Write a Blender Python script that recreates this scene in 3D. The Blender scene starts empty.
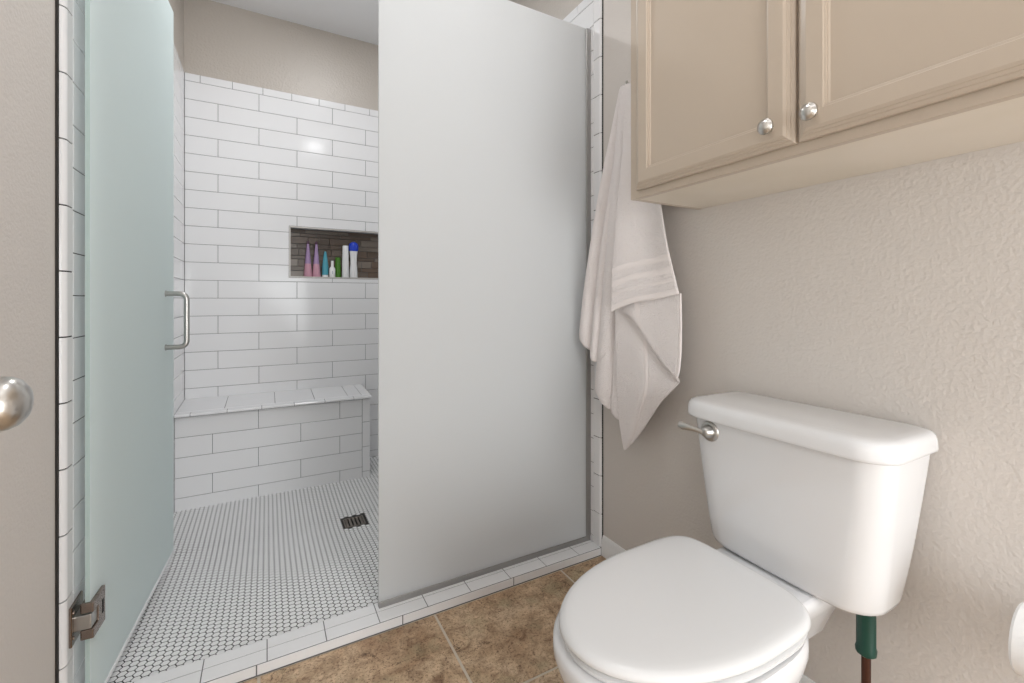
import bpy, bmesh, math, random
from mathutils import Vector, Matrix
C = bpy.context.scene.collection
S = bpy.context.scene
PI = math.pi
random.seed(7)

# ---------------------------------------------------------------- camera, world, light, exposure
cd = bpy.data.cameras.new('camera'); cam = bpy.data.objects.new('camera', cd); C.objects.link(cam)
cam.location = (0, 0, 1.062)
cam.rotation_euler = (math.radians(90), 0, math.radians(-28.73))
cd.sensor_width = 36; cd.lens = 447 / 1024 * 36
cd.shift_y = -41.5 / 1024
cd.clip_start = 0.02
S.camera = cam
w = bpy.data.worlds.new('world'); S.world = w; w.use_nodes = True
w.node_tree.nodes['Background'].inputs[0].default_value = (1, 0.99, 0.98, 1)
w.node_tree.nodes['Background'].inputs[1].default_value = 0.35
S.view_settings.view_transform = 'Standard'
S.view_settings.look = 'None'
S.view_settings.gamma = 1
S.view_settings.use_curve_mapping = False
S.view_settings.exposure = 0.34

def area(name, loc, aim, power, sx, sy=None, col=(1, 1, 1), shape='RECTANGLE', spread=180):
    l = bpy.data.lights.new(name, 'AREA'); l.energy = power; l.color = col
    l.shape = shape if sy or shape == 'DISK' else 'SQUARE'; l.size = sx
    if sy: l.size_y = sy
    l.spread = math.radians(spread)
    o = bpy.data.objects.new(name, l); C.objects.link(o); o.location = loc
    o.rotation_euler = (Vector(aim) - Vector(loc)).to_track_quat('-Z', 'Y').to_euler()
    return o
CEIL = 2.81
REAR_Y = -1.45
area('room_downlight', (0.47, 0.74, CEIL - 0.012), (0.47, 0.74, 0), 3.5, 0.15, shape='DISK', col=(0.98, 0.99, 1))
area('shower_downlight', (0.36, 2.28, CEIL - 0.012), (0.36, 2.28, 0), 6.5, 0.15, shape='DISK', col=(0.98, 0.99, 1))
# soft fill light added behind the camera; the wall there has no opening
area('rear_fill', (0.50, REAR_Y + 0.02, 0.78), (0.25, 1.5, 0.60), 40, 1.4, 1.45, col=(0.95, 0.985, 1))
# added fill aimed at the ceiling for soft bounce, not a room fixture
area('bounce_fill', (0.45, -0.75, 1.75), (0.45, -0.45, 2.8), 11, 0.5, 0.3, col=(0.97, 0.985, 1))
# fill added by the left wall, brightens the right wall, cabinet and towel
area('left_fill', (-0.40, -0.60, 1.25), (1.2, 0.15, 1.25), 3.0, 0.9, 1.5, col=(0.97, 0.985, 1))

# ---------------------------------------------------------------- materials
def nodes(name):
    m = bpy.data.materials.new(name); m.use_nodes = True
    nt = m.node_tree; return m, nt, nt.nodes['Principled BSDF']
def principled(name, col, rough=0.5, metal=0.0, coat=0.0, bump=None, spec=0.5, var=None):
    """bump=(scale, strength, distance, detail); var=(scale, other colour, lo, hi)"""
    m, nt, b = nodes(name)
    b.inputs['Base Color'].default_value = (*col, 1); b.inputs['Roughness'].default_value = rough
    b.inputs['Metallic'].default_value = metal; b.inputs['Coat Weight'].default_value = coat
    b.inputs['Coat Roughness'].default_value = 0.05
    b.inputs['Specular IOR Level'].default_value = spec
    if bump or var:
        tc = nt.nodes.new('ShaderNodeTexCoord')
    if bump:
        n = nt.nodes.new('ShaderNodeTexNoise'); n.inputs['Scale'].default_value = bump[0]; n.inputs['Detail'].default_value = bump[3]
        bp = nt.nodes.new('ShaderNodeBump'); bp.inputs['Strength'].default_value = bump[1]; bp.inputs['Distance'].default_value = bump[2]
        nt.links.new(tc.outputs['Object'], n.inputs['Vector']); nt.links.new(n.outputs[0], bp.inputs['Height'])
        nt.links.new(bp.outputs[0], b.inputs['Normal'])
    if var:
        n2 = nt.nodes.new('ShaderNodeTexNoise'); n2.inputs['Scale'].default_value = var[0]; n2.inputs['Detail'].default_value = 4
        cr = nt.nodes.new('ShaderNodeValToRGB')
        cr.color_ramp.elements[0].position = var[2]; cr.color_ramp.elements[0].color = (*col, 1)
        cr.color_ramp.elements[1].position = var[3]; cr.color_ramp.elements[1].color = (*var[1], 1)
        nt.links.new(tc.outputs['Object'], n2.inputs['Vector']); nt.links.new(n2.outputs[0], cr.inputs[0])
        nt.links.new(cr.outputs[0], b.inputs['Base Color'])
    return m
M = {}
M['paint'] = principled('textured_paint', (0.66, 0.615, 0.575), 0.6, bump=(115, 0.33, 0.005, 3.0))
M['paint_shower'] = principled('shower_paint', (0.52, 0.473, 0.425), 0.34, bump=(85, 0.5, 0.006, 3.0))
M['ceiling'] = principled('ceiling_paint', (0.86, 0.86, 0.87), 0.8, bump=(60, 0.2, 0.004, 3))
M['tile'] = principled('white_glazed_tile', (0.84, 0.84, 0.85), 0.14, spec=0.35, bump=(9, 0.12, 0.004, 2))
M['mosaic'] = principled('white_hexagon_tile', (0.88, 0.88, 0.88), 0.35)
M['grout'] = principled('grey_grout', (0.14, 0.14, 0.14), 0.9)
M['black_grout'] = principled('dark_grout', (0.02, 0.017, 0.015), 0.8)
M['trim_white'] = principled('white_trim_paint', (0.82, 0.82, 0.82), 0.35)
M['porcelain'] = principled('white_porcelain', (0.76, 0.76, 0.77), 0.12, coat=0.3)
M['seat_plastic'] = principled('white_seat_plastic', (0.74, 0.74, 0.745), 0.25)
M['nickel'] = principled('satin_nickel', (0.62, 0.60, 0.57), 0.28, metal=1)
M['steel'] = principled('brushed_steel', (0.50, 0.49, 0.47), 0.32, metal=1)
M['aluminium'] = principled('channel_aluminium', (0.42, 0.41, 0.40), 0.38, metal=1)
M['bronze'] = principled('polished_brown_nickel', (0.30, 0.25, 0.22), 0.22, metal=1)
M['cabinet'] = principled('taupe_cabinet_paint', (0.515, 0.43, 0.345), 0.33, bump=(30, 0.05, 0.003, 2))
M['cabinet_inside'] = principled('pale_cabinet_underside', (0.70, 0.63, 0.53), 0.5, var=(3, (0.74, 0.67, 0.58), 0.4, 0.6))
M['towel'] = principled('terry_cloth', (0.92, 0.865, 0.85), 0.95, spec=0.15, bump=(260, 1.0, 0.006, 3))
M['towel_band'] = principled('woven_band', (0.89, 0.83, 0.81), 0.9, spec=0.2, bump=(900, 0.3, 0.002, 1))
M['niche_edge'] = principled('niche_metal_edge', (0.52, 0.50, 0.48), 0.4, metal=0.3)
M['drain_metal'] = principled('drain_metal', (0.24, 0.21, 0.185), 0.4, metal=0.7)
M['dark'] = principled('dark_void', (0.01, 0.01, 0.01), 0.9)
M['green'] = principled('green_plastic', (0.0, 0.045, 0.03), 0.4)
M['copper'] = principled('aged_copper', (0.07, 0.025, 0.014), 0.45, metal=0.5)
M['paper'] = principled('tissue_paper', (0.88, 0.88, 0.88), 0.9, bump=(120, 0.3, 0.002, 2))
M['cardboard'] = principled('cardboard', (0.40, 0.30, 0.2), 0.9)
M['door_paint'] = principled('white_door_paint', (0.80, 0.79, 0.77), 0.4)
M['white_plastic'] = principled('white_plastic', (0.85, 0.85, 0.86), 0.3)
M['blue_plastic'] = principled('blue_plastic', (0.01, 0.05, 0.55), 0.3)
M['teal_plastic'] = principled('teal_plastic', (0.08, 0.36, 0.46), 0.3)
M['pink_plastic'] = principled('pink_plastic', (0.62, 0.33, 0.42), 0.3)
M['violet_plastic'] = principled('violet_plastic', (0.38, 0.26, 0.45), 0.3)
M['plum_plastic'] = principled('plum_plastic', (0.06, 0.015, 0.05), 0.3)
M['lime_plastic'] = principled('lime_plastic', (0.07, 0.22, 0.02), 0.35)
M['label_print'] = principled('label_print', (0.25, 0.3, 0.4), 0.5)
brown = [principled('brown_glass_tile_%d' % i, c, 0.25) for i, c in enumerate(
    [(0.105, 0.075, 0.055), (0.15, 0.115, 0.09), (0.20, 0.165, 0.135), (0.13, 0.09, 0.065)])]

def frosted(name, tint, trans):
    m, nt, b = nodes(name); out = nt.nodes['Material Output']
    b.inputs['Base Color'].default_value = (*tint, 1); b.inputs['Roughness'].default_value = 0.6; b.inputs['Specular IOR Level'].default_value = 0.1
    tr = nt.nodes.new('ShaderNodeBsdfTranslucent'); tr.inputs[0].default_value = (*trans, 1)
    mx = nt.nodes.new('ShaderNodeMixShader'); mx.inputs[0].default_value = 0.48
    nt.links.new(b.outputs[0], mx.inputs[1]); nt.links.new(tr.outputs[0], mx.inputs[2])
    nt.links.new(mx.outputs[0], out.inputs[0]); return m
M['frosted'] = frosted('frosted_glass', (0.78, 0.79, 0.795), (0.88, 0.89, 0.895))
M['frosted_green'] = frosted('frosted_green_glass', (0.86, 0.95, 0.945), (0.95, 0.985, 0.985))
M['glass_edge'] = frosted('glass_edge', (0.60, 0.70, 0.68), (0.66, 0.78, 0.76))

def stone():
    m, nt, b = nodes('tan_stone_tile')
    tc = nt.nodes.new('ShaderNodeTexCoord')
    def noise(sc, det, dist=0.0, rough=0.6):
        n = nt.nodes.new('ShaderNodeTexNoise'); n.inputs['Scale'].default_value = sc; n.inputs['Detail'].default_value = det
        n.inputs['Distortion'].default_value = dist; n.inputs['Roughness'].default_value = rough
        nt.links.new(tc.outputs['Object'], n.inputs['Vector']); return n
    def ramp(src, stops):
        r = nt.nodes.new('ShaderNodeValToRGB'); els = r.color_ramp.elements
        els[0].position, els[0].color = stops[0][0], (*stops[0][1], 1)
        els[1].position, els[1].color = stops[-1][0], (*stops[-1][1], 1)
        for p, c in stops[1:-1]:
            e = els.new(p); e.color = (*c, 1)
        nt.links.new(src, r.inputs[0]); return r
    def mix(a, bb, fac, mode='MIX'):
        x = nt.nodes.new('ShaderNodeMix'); x.data_type = 'RGBA'; x.blend_type = mode
        if isinstance(fac, float): x.inputs[0].default_value = fac
        else: nt.links.new(fac, x.inputs[0])
        nt.links.new(a, x.inputs[6]); nt.links.new(bb, x.inputs[7]); return x.outputs[2]
    big = ramp(noise(4.5, 6, 0.6).outputs[0], [(0.32, (0.34, 0.21, 0.12)), (0.5, (0.50, 0.36, 0.235)), (0.66, (0.62, 0.48, 0.34))])
    mid = ramp(noise(24, 8, 0.8, 0.75).outputs[0], [(0.36, (0.42, 0.30, 0.22)), (0.48, (0.92, 0.88, 0.82)), (0.62, (1.3, 1.27, 1.22))])
    col = mix(big.outputs[0], mid.outputs[0], 0.8, 'MULTIPLY')
    gr = ramp(noise(7, 4).outputs[0], [(0.52, (0, 0, 0)), (0.64, (0.5, 0.5, 0.5))])
    gc = nt.nodes.new('ShaderNodeRGB'); gc.outputs[0].default_value = (0.34, 0.29, 0.17, 1)
    col = mix(col, gc.outputs[0], gr.outputs[0])
    pit = ramp(noise(130, 6, 0.3, 0.75).outputs[0], [(0.38, (0.30, 0.22, 0.16)), (0.48, (1, 1, 1))])
    col = mix(col, pit.outputs[0], 0.9, 'MULTIPLY')
    # irregular veins
    vn = nt.nodes.new('ShaderNodeTexVoronoi'); vn.feature = 'DISTANCE_TO_EDGE'; vn.inputs['Scale'].default_value = 5.5
    ns = noise(9, 5); ad = nt.nodes.new('ShaderNodeMix'); ad.data_type = 'RGBA'; ad.blend_type = 'LINEAR_LIGHT'; ad.inputs[0].default_value = 0.12
    nt.links.new(tc.outputs['Object'], ad.inputs[6]); nt.links.new(ns.outputs['Color'], ad.inputs[7])
    nt.links.new(ad.outputs[2], vn.inputs['Vector'])
    ve = ramp(vn.outputs[0], [(0.0, (0.16, 0.09, 0.05)), (0.012, (1, 1, 1))])
    gate = ramp(noise(3.2, 2).outputs[0], [(0.5, (0, 0, 0)), (0.56, (1, 1, 1))])
    v2 = mix(ve.outputs[0], ve.outputs[0], 0.0)
    one = nt.nodes.new('ShaderNodeRGB'); one.outputs[0].default_value = (1, 1, 1, 1)
    v3 = mix(one.outputs[0], v2, gate.outputs[0])
    col = mix(col, v3, 1.0, 'MULTIPLY')
    nt.links.new(col, b.inputs['Base Color']); b.inputs['Roughness'].default_value = 0.42
    bp = nt.nodes.new('ShaderNodeBump'); bp.inputs['Strength'].default_value = 0.35; bp.inputs['Distance'].default_value = 0.004
    nn = noise(60, 6); nt.links.new(nn.outputs[0], bp.inputs['Height']); nt.links.new(bp.outputs[0], b.inputs['Normal'])
    return m
M['stone'] = stone()
M['stone_grout'] = principled('beige_grout', (0.60, 0.53, 0.44), 0.9)

# ---------------------------------------------------------------- mesh helpers
def tag(o, label=None, cat=None, group=None, kind=None):
    if label: o['label'] = label
    if cat: o['category'] = cat
    if group: o['group'] = group
    if kind: o['kind'] = kind
    return o
def thing(name, loc, label, cat, group=None):
    o = bpy.data.objects.new(name, None); C.objects.link(o); o.location = loc; o.empty_display_size = 0.05
    return tag(o, label, cat, group)
def world_loc(o):
    v = Vector((0, 0, 0))
    while o: v += o.location; o = o.parent
    return v
def build(name, bm, mats, parent=None, smooth=False, origin=None, angle=None):
    me = bpy.data.meshes.new(name)
    off = world_loc(parent) if parent else Vector((0, 0, 0))
    if origin is not None: off = Vector(origin)
    bmesh.ops.recalc_face_normals(bm, faces=bm.faces[:]) if smooth else None
    for v in bm.verts: v.co -= off
    bm.to_mesh(me); bm.free()
    if not isinstance(mats, (list, tuple)): mats = [mats]
    for m in mats: me.materials.append(m)
    if smooth:
        me.shade_smooth()
        if angle: me.set_sharp_from_angle(angle=math.radians(angle))
    o = bpy.data.objects.new(name, me); C.objects.link(o)
    if parent: o.parent = parent
    elif origin is not None: o.location = off
    return o
def box(bm, a, b, mi=0, bev=0.0, seg=2):
    a, b = Vector(a), Vector(b)
    r = bmesh.ops.create_cube(bm, size=1)
    vs = r['verts']
    bmesh.ops.scale(bm, vec=(b - a), verts=vs); bmesh.ops.translate(bm, vec=(a + b) / 2, verts=vs)
    fs = list({f for v in vs for f in v.link_faces})
    for f in fs: f.material_index = mi
    if bev > 0:
        es = list({e for v in vs for e in v.link_edges})
        r2 = bmesh.ops.bevel(bm, geom=es, offset=bev, segments=seg, affect='EDGES', profile=0.6)
        for f in r2['faces']: f.material_index = mi
    return vs
def obox(bm, origin, D, N, u0, u1, n0, n1, z0, z1, mi=0, bev=0.0):
    """box in a horizontal frame: u along D, n along N"""
    vs0 = len(bm.verts)
    b2 = bmesh.new(); box(b2, (u0, n0, z0), (u1, n1, z1), mi, bev)
    O = Vector(origin); D = Vector(D); N = Vector(N)
    mp = {}
    for v in b2.verts:
        mp[v] = bm.verts.new(O + D * v.co.x + N * v.co.y + Vector((0, 0, v.co.z)))
    for f in b2.faces:
        nf = bm.faces.new([mp[v] for v in f.verts]); nf.material_index = f.material_index
    b2.free()
def quad(bm, pts, mi=0):
    f = bm.faces.new([bm.verts.new(p) for p in pts]); f.material_index = mi; return f
def pads(bm, O, U, V, N, rects, mi, g=0.0022, th=0.004, bev=0.0012):
    O, U, V, N = map(Vector, (O, U, V, N))
    for (u0, v0, u1, v1) in rects:
        h = g / 2
        u0 += h; v0 += h; u1 -= h; v1 -= h
        if u1 - u0 < 0.004 or v1 - v0 < 0.004: continue
        rings = []
        for ins, d in ((0, 0), (0, th - bev), (bev, th)):
            rings.append([bm.verts.new(O + U * u + V * v + N * d) for u, v in
                          ((u0 + ins, v0 + ins), (u1 - ins, v0 + ins), (u1 - ins, v1 - ins), (u0 + ins, v1 - ins))])
        for k in range(2):
            for i in range(4):
                f = bm.faces.new((rings[k][i], rings[k][(i + 1) % 4], rings[k + 1][(i + 1) % 4], rings[k + 1][i])); f.material_index = mi
        f = bm.faces.new(rings[2]); f.material_index = mi
def rows_of(u0, u1, vlines, joints, L):
    """running bond: vlines ascending; joints[i%2] a reference joint; L tile length"""
    out = []
    for i in range(len(vlines) - 1):
        j = joints[i % 2]
        k = math.ceil((u0 + 0.002 - j) / L)
        xs = [u0]
        while j + k * L < u1 - 0.002:
            xs.append(j + k * L); k += 1
        xs.append(u1)
        for a, b in zip(xs[:-1], xs[1:]): out.append((a, vlines[i], b, vlines[i + 1]))
    return out
def cut_rects(rects, hu0, hv0, hu1, hv1):
    out = []
    for (a, b, c, d) in rects:
        if c <= hu0 or a >= hu1 or d <= hv0 or b >= hv1: out.append((a, b, c, d)); continue
        if a < hu0: out.append((a, b, hu0, d))
        if c > hu1: out.append((hu1, b, c, d))
        m0, m1 = (hu0 - 0.004 if a < hu0 else a), (hu1 + 0.004 if c > hu1 else c)      # L-shaped tiles: the pieces run into each other
        if b < hv0: out.append((m0, b, m1, hv0))
        if d > hv1: out.append((m0, hv1, m1, d))
    return out
def loft(bm, rings, mi=0, cap0=True, cap1=True):
    R = [[bm.verts.new(p) for p in r] for r in rings]
    n = len(R[0])
    for k in range(len(R) - 1):
        for i in range(n):
            f = bm.faces.new((R[k][i], R[k][(i + 1) % n], R[k + 1][(i + 1) % n], R[k + 1][i])); f.material_index = mi
    if cap0: f = bm.faces.new(R[0][::-1]); f.material_index = mi
    if cap1: f = bm.faces.new(R[-1]); f.material_index = mi
    return R
def lathe(bm, base, axis, prof, n=32, mi=0, mis=None, sx=1.0, sy=1.0):
    """prof: (distance along axis, radius)"""
    A = Vector(axis).normalized()
    q = A.to_track_quat('Z', 'Y'); X = q @ Vector((1, 0, 0)); Y = q @ Vector((0, 1, 0)); B = Vector(base)
    R = []
    for d, r in prof:
        R.append([bm.verts.new(B + A * d + X * (r * sx * math.cos(2 * PI * i / n)) + Y * (r * sy * math.sin(2 * PI * i / n))) for i in range(n)])
    for k in range(len(R) - 1):
        m = mis[k] if mis else mi
        for i in range(n):
            f = bm.faces.new((R[k][i], R[k][(i + 1) % n], R[k + 1][(i + 1) % n], R[k + 1][i])); f.material_index = m
    f = bm.faces.new(R[0][::-1]); f.material_index = mis[0] if mis else mi
    f = bm.faces.new(R[-1]); f.material_index = mis[-1] if mis else mi
def tube(bm, pts, rad, n=16, mi=0):
    pts = [Vector(p) for p in pts]
    rads = rad if isinstance(rad, (list, tuple)) else [rad] * len(pts)
    prev = None; R = []
    for i, p in enumerate(pts):
        t = (pts[min(i + 1, len(pts) - 1)] - pts[max(i - 1, 0)]).normalized()
        if prev is None:
            a = Vector((0, 0, 1)) if abs(t.z) < 0.9 else Vector((1, 0, 0))
            X = t.cross(a).normalized()
        else:
            X = (prev - t * prev.dot(t)).normalized()
        Y = t.cross(X).normalized(); prev = X
        R.append([p + X * (rads[i] * math.cos(2 * PI * k / n)) + Y * (rads[i] * math.sin(2 * PI * k / n)) for k in range(n)])
    loft(bm, R, mi)
def bend(p0, p1, p2, r, n=6):
    """points of a rounded corner at p1"""
    p0, p1, p2 = map(Vector, (p0, p1, p2))
    a = p1 + (p0 - p1).normalized() * r; b = p1 + (p2 - p1).normalized() * r
    return [a * (1 - t) ** 2 + p1 * 2 * t * (1 - t) + b * t * t for t in [i / n for i in range(n + 1)]]

# ---------------------------------------------------------------- key dimensions (metres)
XL, XR = -0.427, 1.232            # painted wall planes
TL, TR = -0.412, 1.220            # tile faces
YB = 3.13                         # tile face of the shower's rear wall
YF, YI = 1.452, 1.553             # curb front and inner edge
REAR = -1.45
R = 0.1036                        # tile course
L = 0.4185                        # tile length with joint
TOP = 2.361; T0 = 2.316           # top of tile, top of first full course
TH = 0.004
courses = [T0 - k * R for k in range(23)]
courses = sorted([z for z in courses if z > 0.01])
vl = [-0.03] + courses
trim = 0.1585

# ---------------------------------------------------------------- floor
bm = bmesh.new()
quad(bm, [(XL - 0.1, REAR, -0.002), (XR + 0.1, REAR, -0.002), (XR + 0.1, YF + 0.02, -0.002), (XL - 0.1, YF + 0.02, -0.002)], 1)
P = 0.517
xs = [XL - 0.1] + [x for x in [0.497 + P * k for k in range(-3, 3)] if XL - 0.09 < x < XR] + [XR]
ys = [REAR] + [y for y in [1.072 + P * k for k in range(-6, 1)] if y > REAR] + [YF]
pads(bm, (0, 0, -0.002), (1, 0, 0), (0, 1, 0), (0, 0, 1),
     [(a, c, b, d) for a, b in zip(xs[:-1], xs[1:]) for c, d in zip(ys[:-1], ys[1:])], 0, g=0.008, th=0.002, bev=0.0008)
tag(build('floor', bm, [M['stone'], M['stone_grout']]), kind='structure')

# ---------------------------------------------------------------- ceiling
bm = bmesh.new(); box(bm, (XL - 0.1, REAR - 0.1, CEIL), (XR + 0.1, YB + 0.2, CEIL + 0.05))
tag(build('ceiling', bm, M['ceiling']), kind='structure')

# ---------------------------------------------------------------- rear wall of the shower with the niche
NX0, NX1, NZ0, NZ1 = 0.121, 0.905, 1.203, 1.528
ND = 0.09
bm = bmesh.new()
yb = YB + TH - 0.0010
# solid wall around the niche
box(bm, (XL - 0.1, YB + TH, -0.05), (NX0, YB + 0.16, CEIL), 1)
box(bm, (NX1, YB + TH, -0.05), (XR + 0.1, YB + 0.16, CEIL), 1)
box(bm, (NX0, YB + TH, -0.05), (NX1, YB + 0.16, NZ0), 1)
box(bm, (NX0, YB + TH, NZ1), (NX1, YB + 0.16, CEIL), 1)
box(bm, (NX0, YB + ND + 0.004, NZ0), (NX1, YB + 0.16, NZ1), 1)
# painted band above the tile
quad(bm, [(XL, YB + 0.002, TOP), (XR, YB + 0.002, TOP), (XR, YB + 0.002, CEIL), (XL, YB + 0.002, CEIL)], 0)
quad(bm, [(XL, YB + 0.002, TOP), (XR, YB + 0.002, TOP), (XR, YB + 0.006, TOP), (XL, YB + 0.006, TOP)], 0)
# tile field: joints seen from the top course down; index 0 is the lowest course
n = len(vl) - 1
jA, jB = -0.043, -0.043 + L / 2
jo = [jA, jB] if (n - 1) % 2 == 0 else [jB, jA]
rc = rows_of(TL, TR, vl, jo, L)
rc = cut_rects(rc, NX0, NZ0, NX1, NZ1)
tk = [TL] + [-0.339 + trim * k for k in range(11) if -0.339 + trim * k < TR - 0.01] + [TR]
rc += [(a, T0, b, TOP) for a, b in zip(tk[:-1], tk[1:])]
pads(bm, (0, YB + TH, 0), (1, 0, 0), (0, 0, 1), (0, -1, 0), rc, 2)
# niche lining: metal edge, white sides, brown strip mosaic at the back
e = 0.009
for a, b in (((NX0, NZ0), (NX1, NZ0 + e)), ((NX0, NZ1 - e), (NX1, NZ1)), ((NX0, NZ0 + e), (NX0 + e, NZ1 - e)), ((NX1 - e, NZ0 + e), (NX1, NZ1 - e))):
    box(bm, (a[0], YB - 0.001, a[1]), (b[0], YB + 0.012, b[1]), 3)
ix0, ix1, iz0, iz1 = NX0 + 0.002, NX1 - 0.002, NZ0 + 0.004, NZ1 - 0.004
pads(bm, (ix0, YB + 0.012, NZ0), (1, 0, 0), (0, 1, 0), (0, 0, 1), [(k * 0.259, 0, (k + 1) * 0.259, ND - 0.012) for k in range(3)], 2)
pads(bm, (ix0, YB + 0.012, NZ1), (1, 0, 0), (0, 1, 0), (0, 0, -1), [(k * 0.259, 0, (k + 1) * 0.259, ND - 0.012) for k in range(3)], 2)
pads(bm, (NX0, YB + 0.012, iz0), (0, 0, 1), (0, 1, 0), (1, 0, 0), [(0, 0, 0.146, ND - 0.012), (0.146, 0, 0.293, ND - 0.012)], 2)
pads(bm, (NX1, YB + 0.012, iz0), (0, 0, 1), (0, 1, 0), (-1, 0, 0), [(0, 0, 0.146, ND - 0.012), (0.146, 0, 0.293, ND - 0.012)], 2)
rnd = random.Random(3)
z = iz0; k = 0
while z < iz1 - 0.005:
    hgt = (0.046, 0.030, 0.046, 0.024)[k % 4]; z2 = min(z + hgt, iz1)
    x = ix0 - rnd.uniform(0, 0.1)
    while x < ix1:
        ln = rnd.choice((0.10, 0.15, 0.20, 0.065)); x2 = x + ln
        if min(x2, ix1) - max(x, ix0) > 0.008:
            pads(bm, (0, YB + ND + 0.004, 0), (1, 0, 0), (0, 0, 1), (0, -1, 0), [(max(x, ix0), z, min(x2, ix1), z2)], 4 + rnd.randrange(4), g=0.0025)
        x = x2
    z = z2; k += 1
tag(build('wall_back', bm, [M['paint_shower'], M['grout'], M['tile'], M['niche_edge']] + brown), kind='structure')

# ---------------------------------------------------------------- side walls
def bull_column(bm, xt, xp, y_out, y_in, z0, z1, mi, trim):
    """vertical stack of bullnose trim tiles; xt tile face, xp painted plane"""
    sgn = 1 if xt > xp else -1
    dpt = abs(xt - xp); r = dpt * 0.95
    prof = []
    for i in range(7):
        a = i / 6 * PI / 2
        prof.append((xp + sgn * (dpt - r + r * math.sin(a)), y_out + r * (1 - math.cos(a))))
    prof = [(xp, y_out)] + prof + [(xt, y_in - 0.001), (xp, y_in - 0.001)]
    z = z0; first = True
    while z < z1:
        zz = min(z + trim, z1)
        R2 = [[(x, y, q) for x, y in prof] for q in (z + 0.0017, zz - 0.0017)]
        loft(bm, R2, mi)
        z = zz
def side_wall(name, xp, xt, ztrim0, pitch, lift, jt, jc):
    sgn = 1 if xt > xp else -1
    topz, t0 = TOP + lift, T0 + lift
    bm = bmesh.new()
    # painted stretch towards the camera and painted band over the tile
    x1 = xp - sgn * 0.1
    a, b = sorted((x1, xp))
    box(bm, (a, REAR - 0.1, -0.05), (b, YB + 0.16, CEIL), 0)
    y0 = 1.457 if sgn < 0 else 1.414
    y1 = y0 + 0.047
    xg = xt - sgn * (TH - 0.001)
    a, b = sorted((xp, xg))
    box(bm, (a, y0 + 0.016, -0.05), (b, YB + TH, topz - 0.002), 1)
    a2, b2 = sorted((xp, xg + sgn * 0.0003))
    box(bm, (a2, y0 + 0.014, -0.05), (b2, y1 + 0.10, topz - 0.002), 3)
    # painted surface over the shower tiles
    a, b = sorted((xp, xt - sgn * 0.003))
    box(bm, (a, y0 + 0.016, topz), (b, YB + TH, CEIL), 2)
    box(bm, (min(xp, xp + sgn * 0.004), y0 - (0.003 if sgn < 0 else 0.009), 0), (max(xp, xp + sgn * 0.004), y0 + 0.02, topz + 0.003), 3)
    bull_column(bm, xt, xp, y0, y1, ztrim0, topz, 4, pitch)
    # field: mirrored running bond
    ve = [-0.03] + [z + lift for z in courses]
    N = (sgn, 0, 0)
    nn = len(ve) - 1
    rc = rows_of(y1, YB, ve, [jc + (L / 2 if (len(ve) - 2 - i) % 2 else 0) for i in range(2)], L)
    tk = [y1] + [jt + trim * k for k in range(0, 11) if jt + trim * k < YB - 0.01] + [YB]
    rc += [(p, t0, q, topz) for p, q in zip(tk[:-1], tk[1:])]
    pads(bm, (xt - sgn * TH, 0, 0), (0, 1, 0), (0, 0, 1), N, rc, 4)
    return tag(build(name, bm, [M['paint'], M['grout'], M['paint_shower'], M['black_grout'], M['tile']]), kind='structure')
side_wall('wall_left', XL, TL, 0.048, 0.1545, 0.0, YB - 0.08 - 10 * trim + 0.003, 1.76)
side_wall('wall_right', XR, TR, 0.007 + 0.1595 * 0, 0.1595, 0.021, 1.614, 1.80)
bm = bmesh.new(); box(bm, (XL - 0.1, REAR - 0.1, -0.05), (XR + 0.1, REAR, CEIL))
tag(build('wall_front', bm, M['paint']), kind='structure')

# baseboard along the right wall
bm = bmesh.new()
prof = [(0, 0), (-0.012, 0), (-0.012, 0.050), (-0.009, 0.057), (-0.0095, 0.063), (-0.005, 0.077), (-0.003, 0.082), (0, 0.082)]
loft(bm, [[(XR + x, y, z) for x, z in prof] for y in (REAR, 1.452)])
tag(build('baseboard_right', bm, M['trim_white'], smooth=True, angle=40), kind='structure')

# ---------------------------------------------------------------- shower floor of hexagon mosaic
def fz(y):
    if y < 2.25: return 0.024 - 0.050 * (y - YI) / (2.25 - YI)
    if y < 2.36: return -0.026
    return -0.026 + 0.018 * (y - 2.36) / (YB - 2.36)
bm = bmesh.new()
DX0, DX1, DY0, DY1 = 0.328, 0.424, 2.252, 2.346
g = 0.0005
yl = [YI - 0.01, DY0, DY1, YB + 0.01]
for (a, b, y0, y1) in ((TL - 0.01, TR + 0.01, YI - 0.01, DY0), (TL - 0.01, DX0, DY0, DY1), (DX1, TR + 0.01, DY0, DY1), (TL - 0.01, TR + 0.01, DY1, YB + 0.01)):
    ysub = [y0 + (y1 - y0) * i / 8 for i in range(9)]
    for p, q in zip(ysub[:-1], ysub[1:]):
        quad(bm, [(a, p, fz(p) - g), (b, p, fz(p) - g), (b, q, fz(q) - g), (a, q, fz(q) - g)], 1)
A = 0.0225; gr = 0.0030
px = A * math.sqrt(3) / 2
hx = int((TR - TL) / px) + 2; hy = int((YB - YI) / A) + 2
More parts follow.
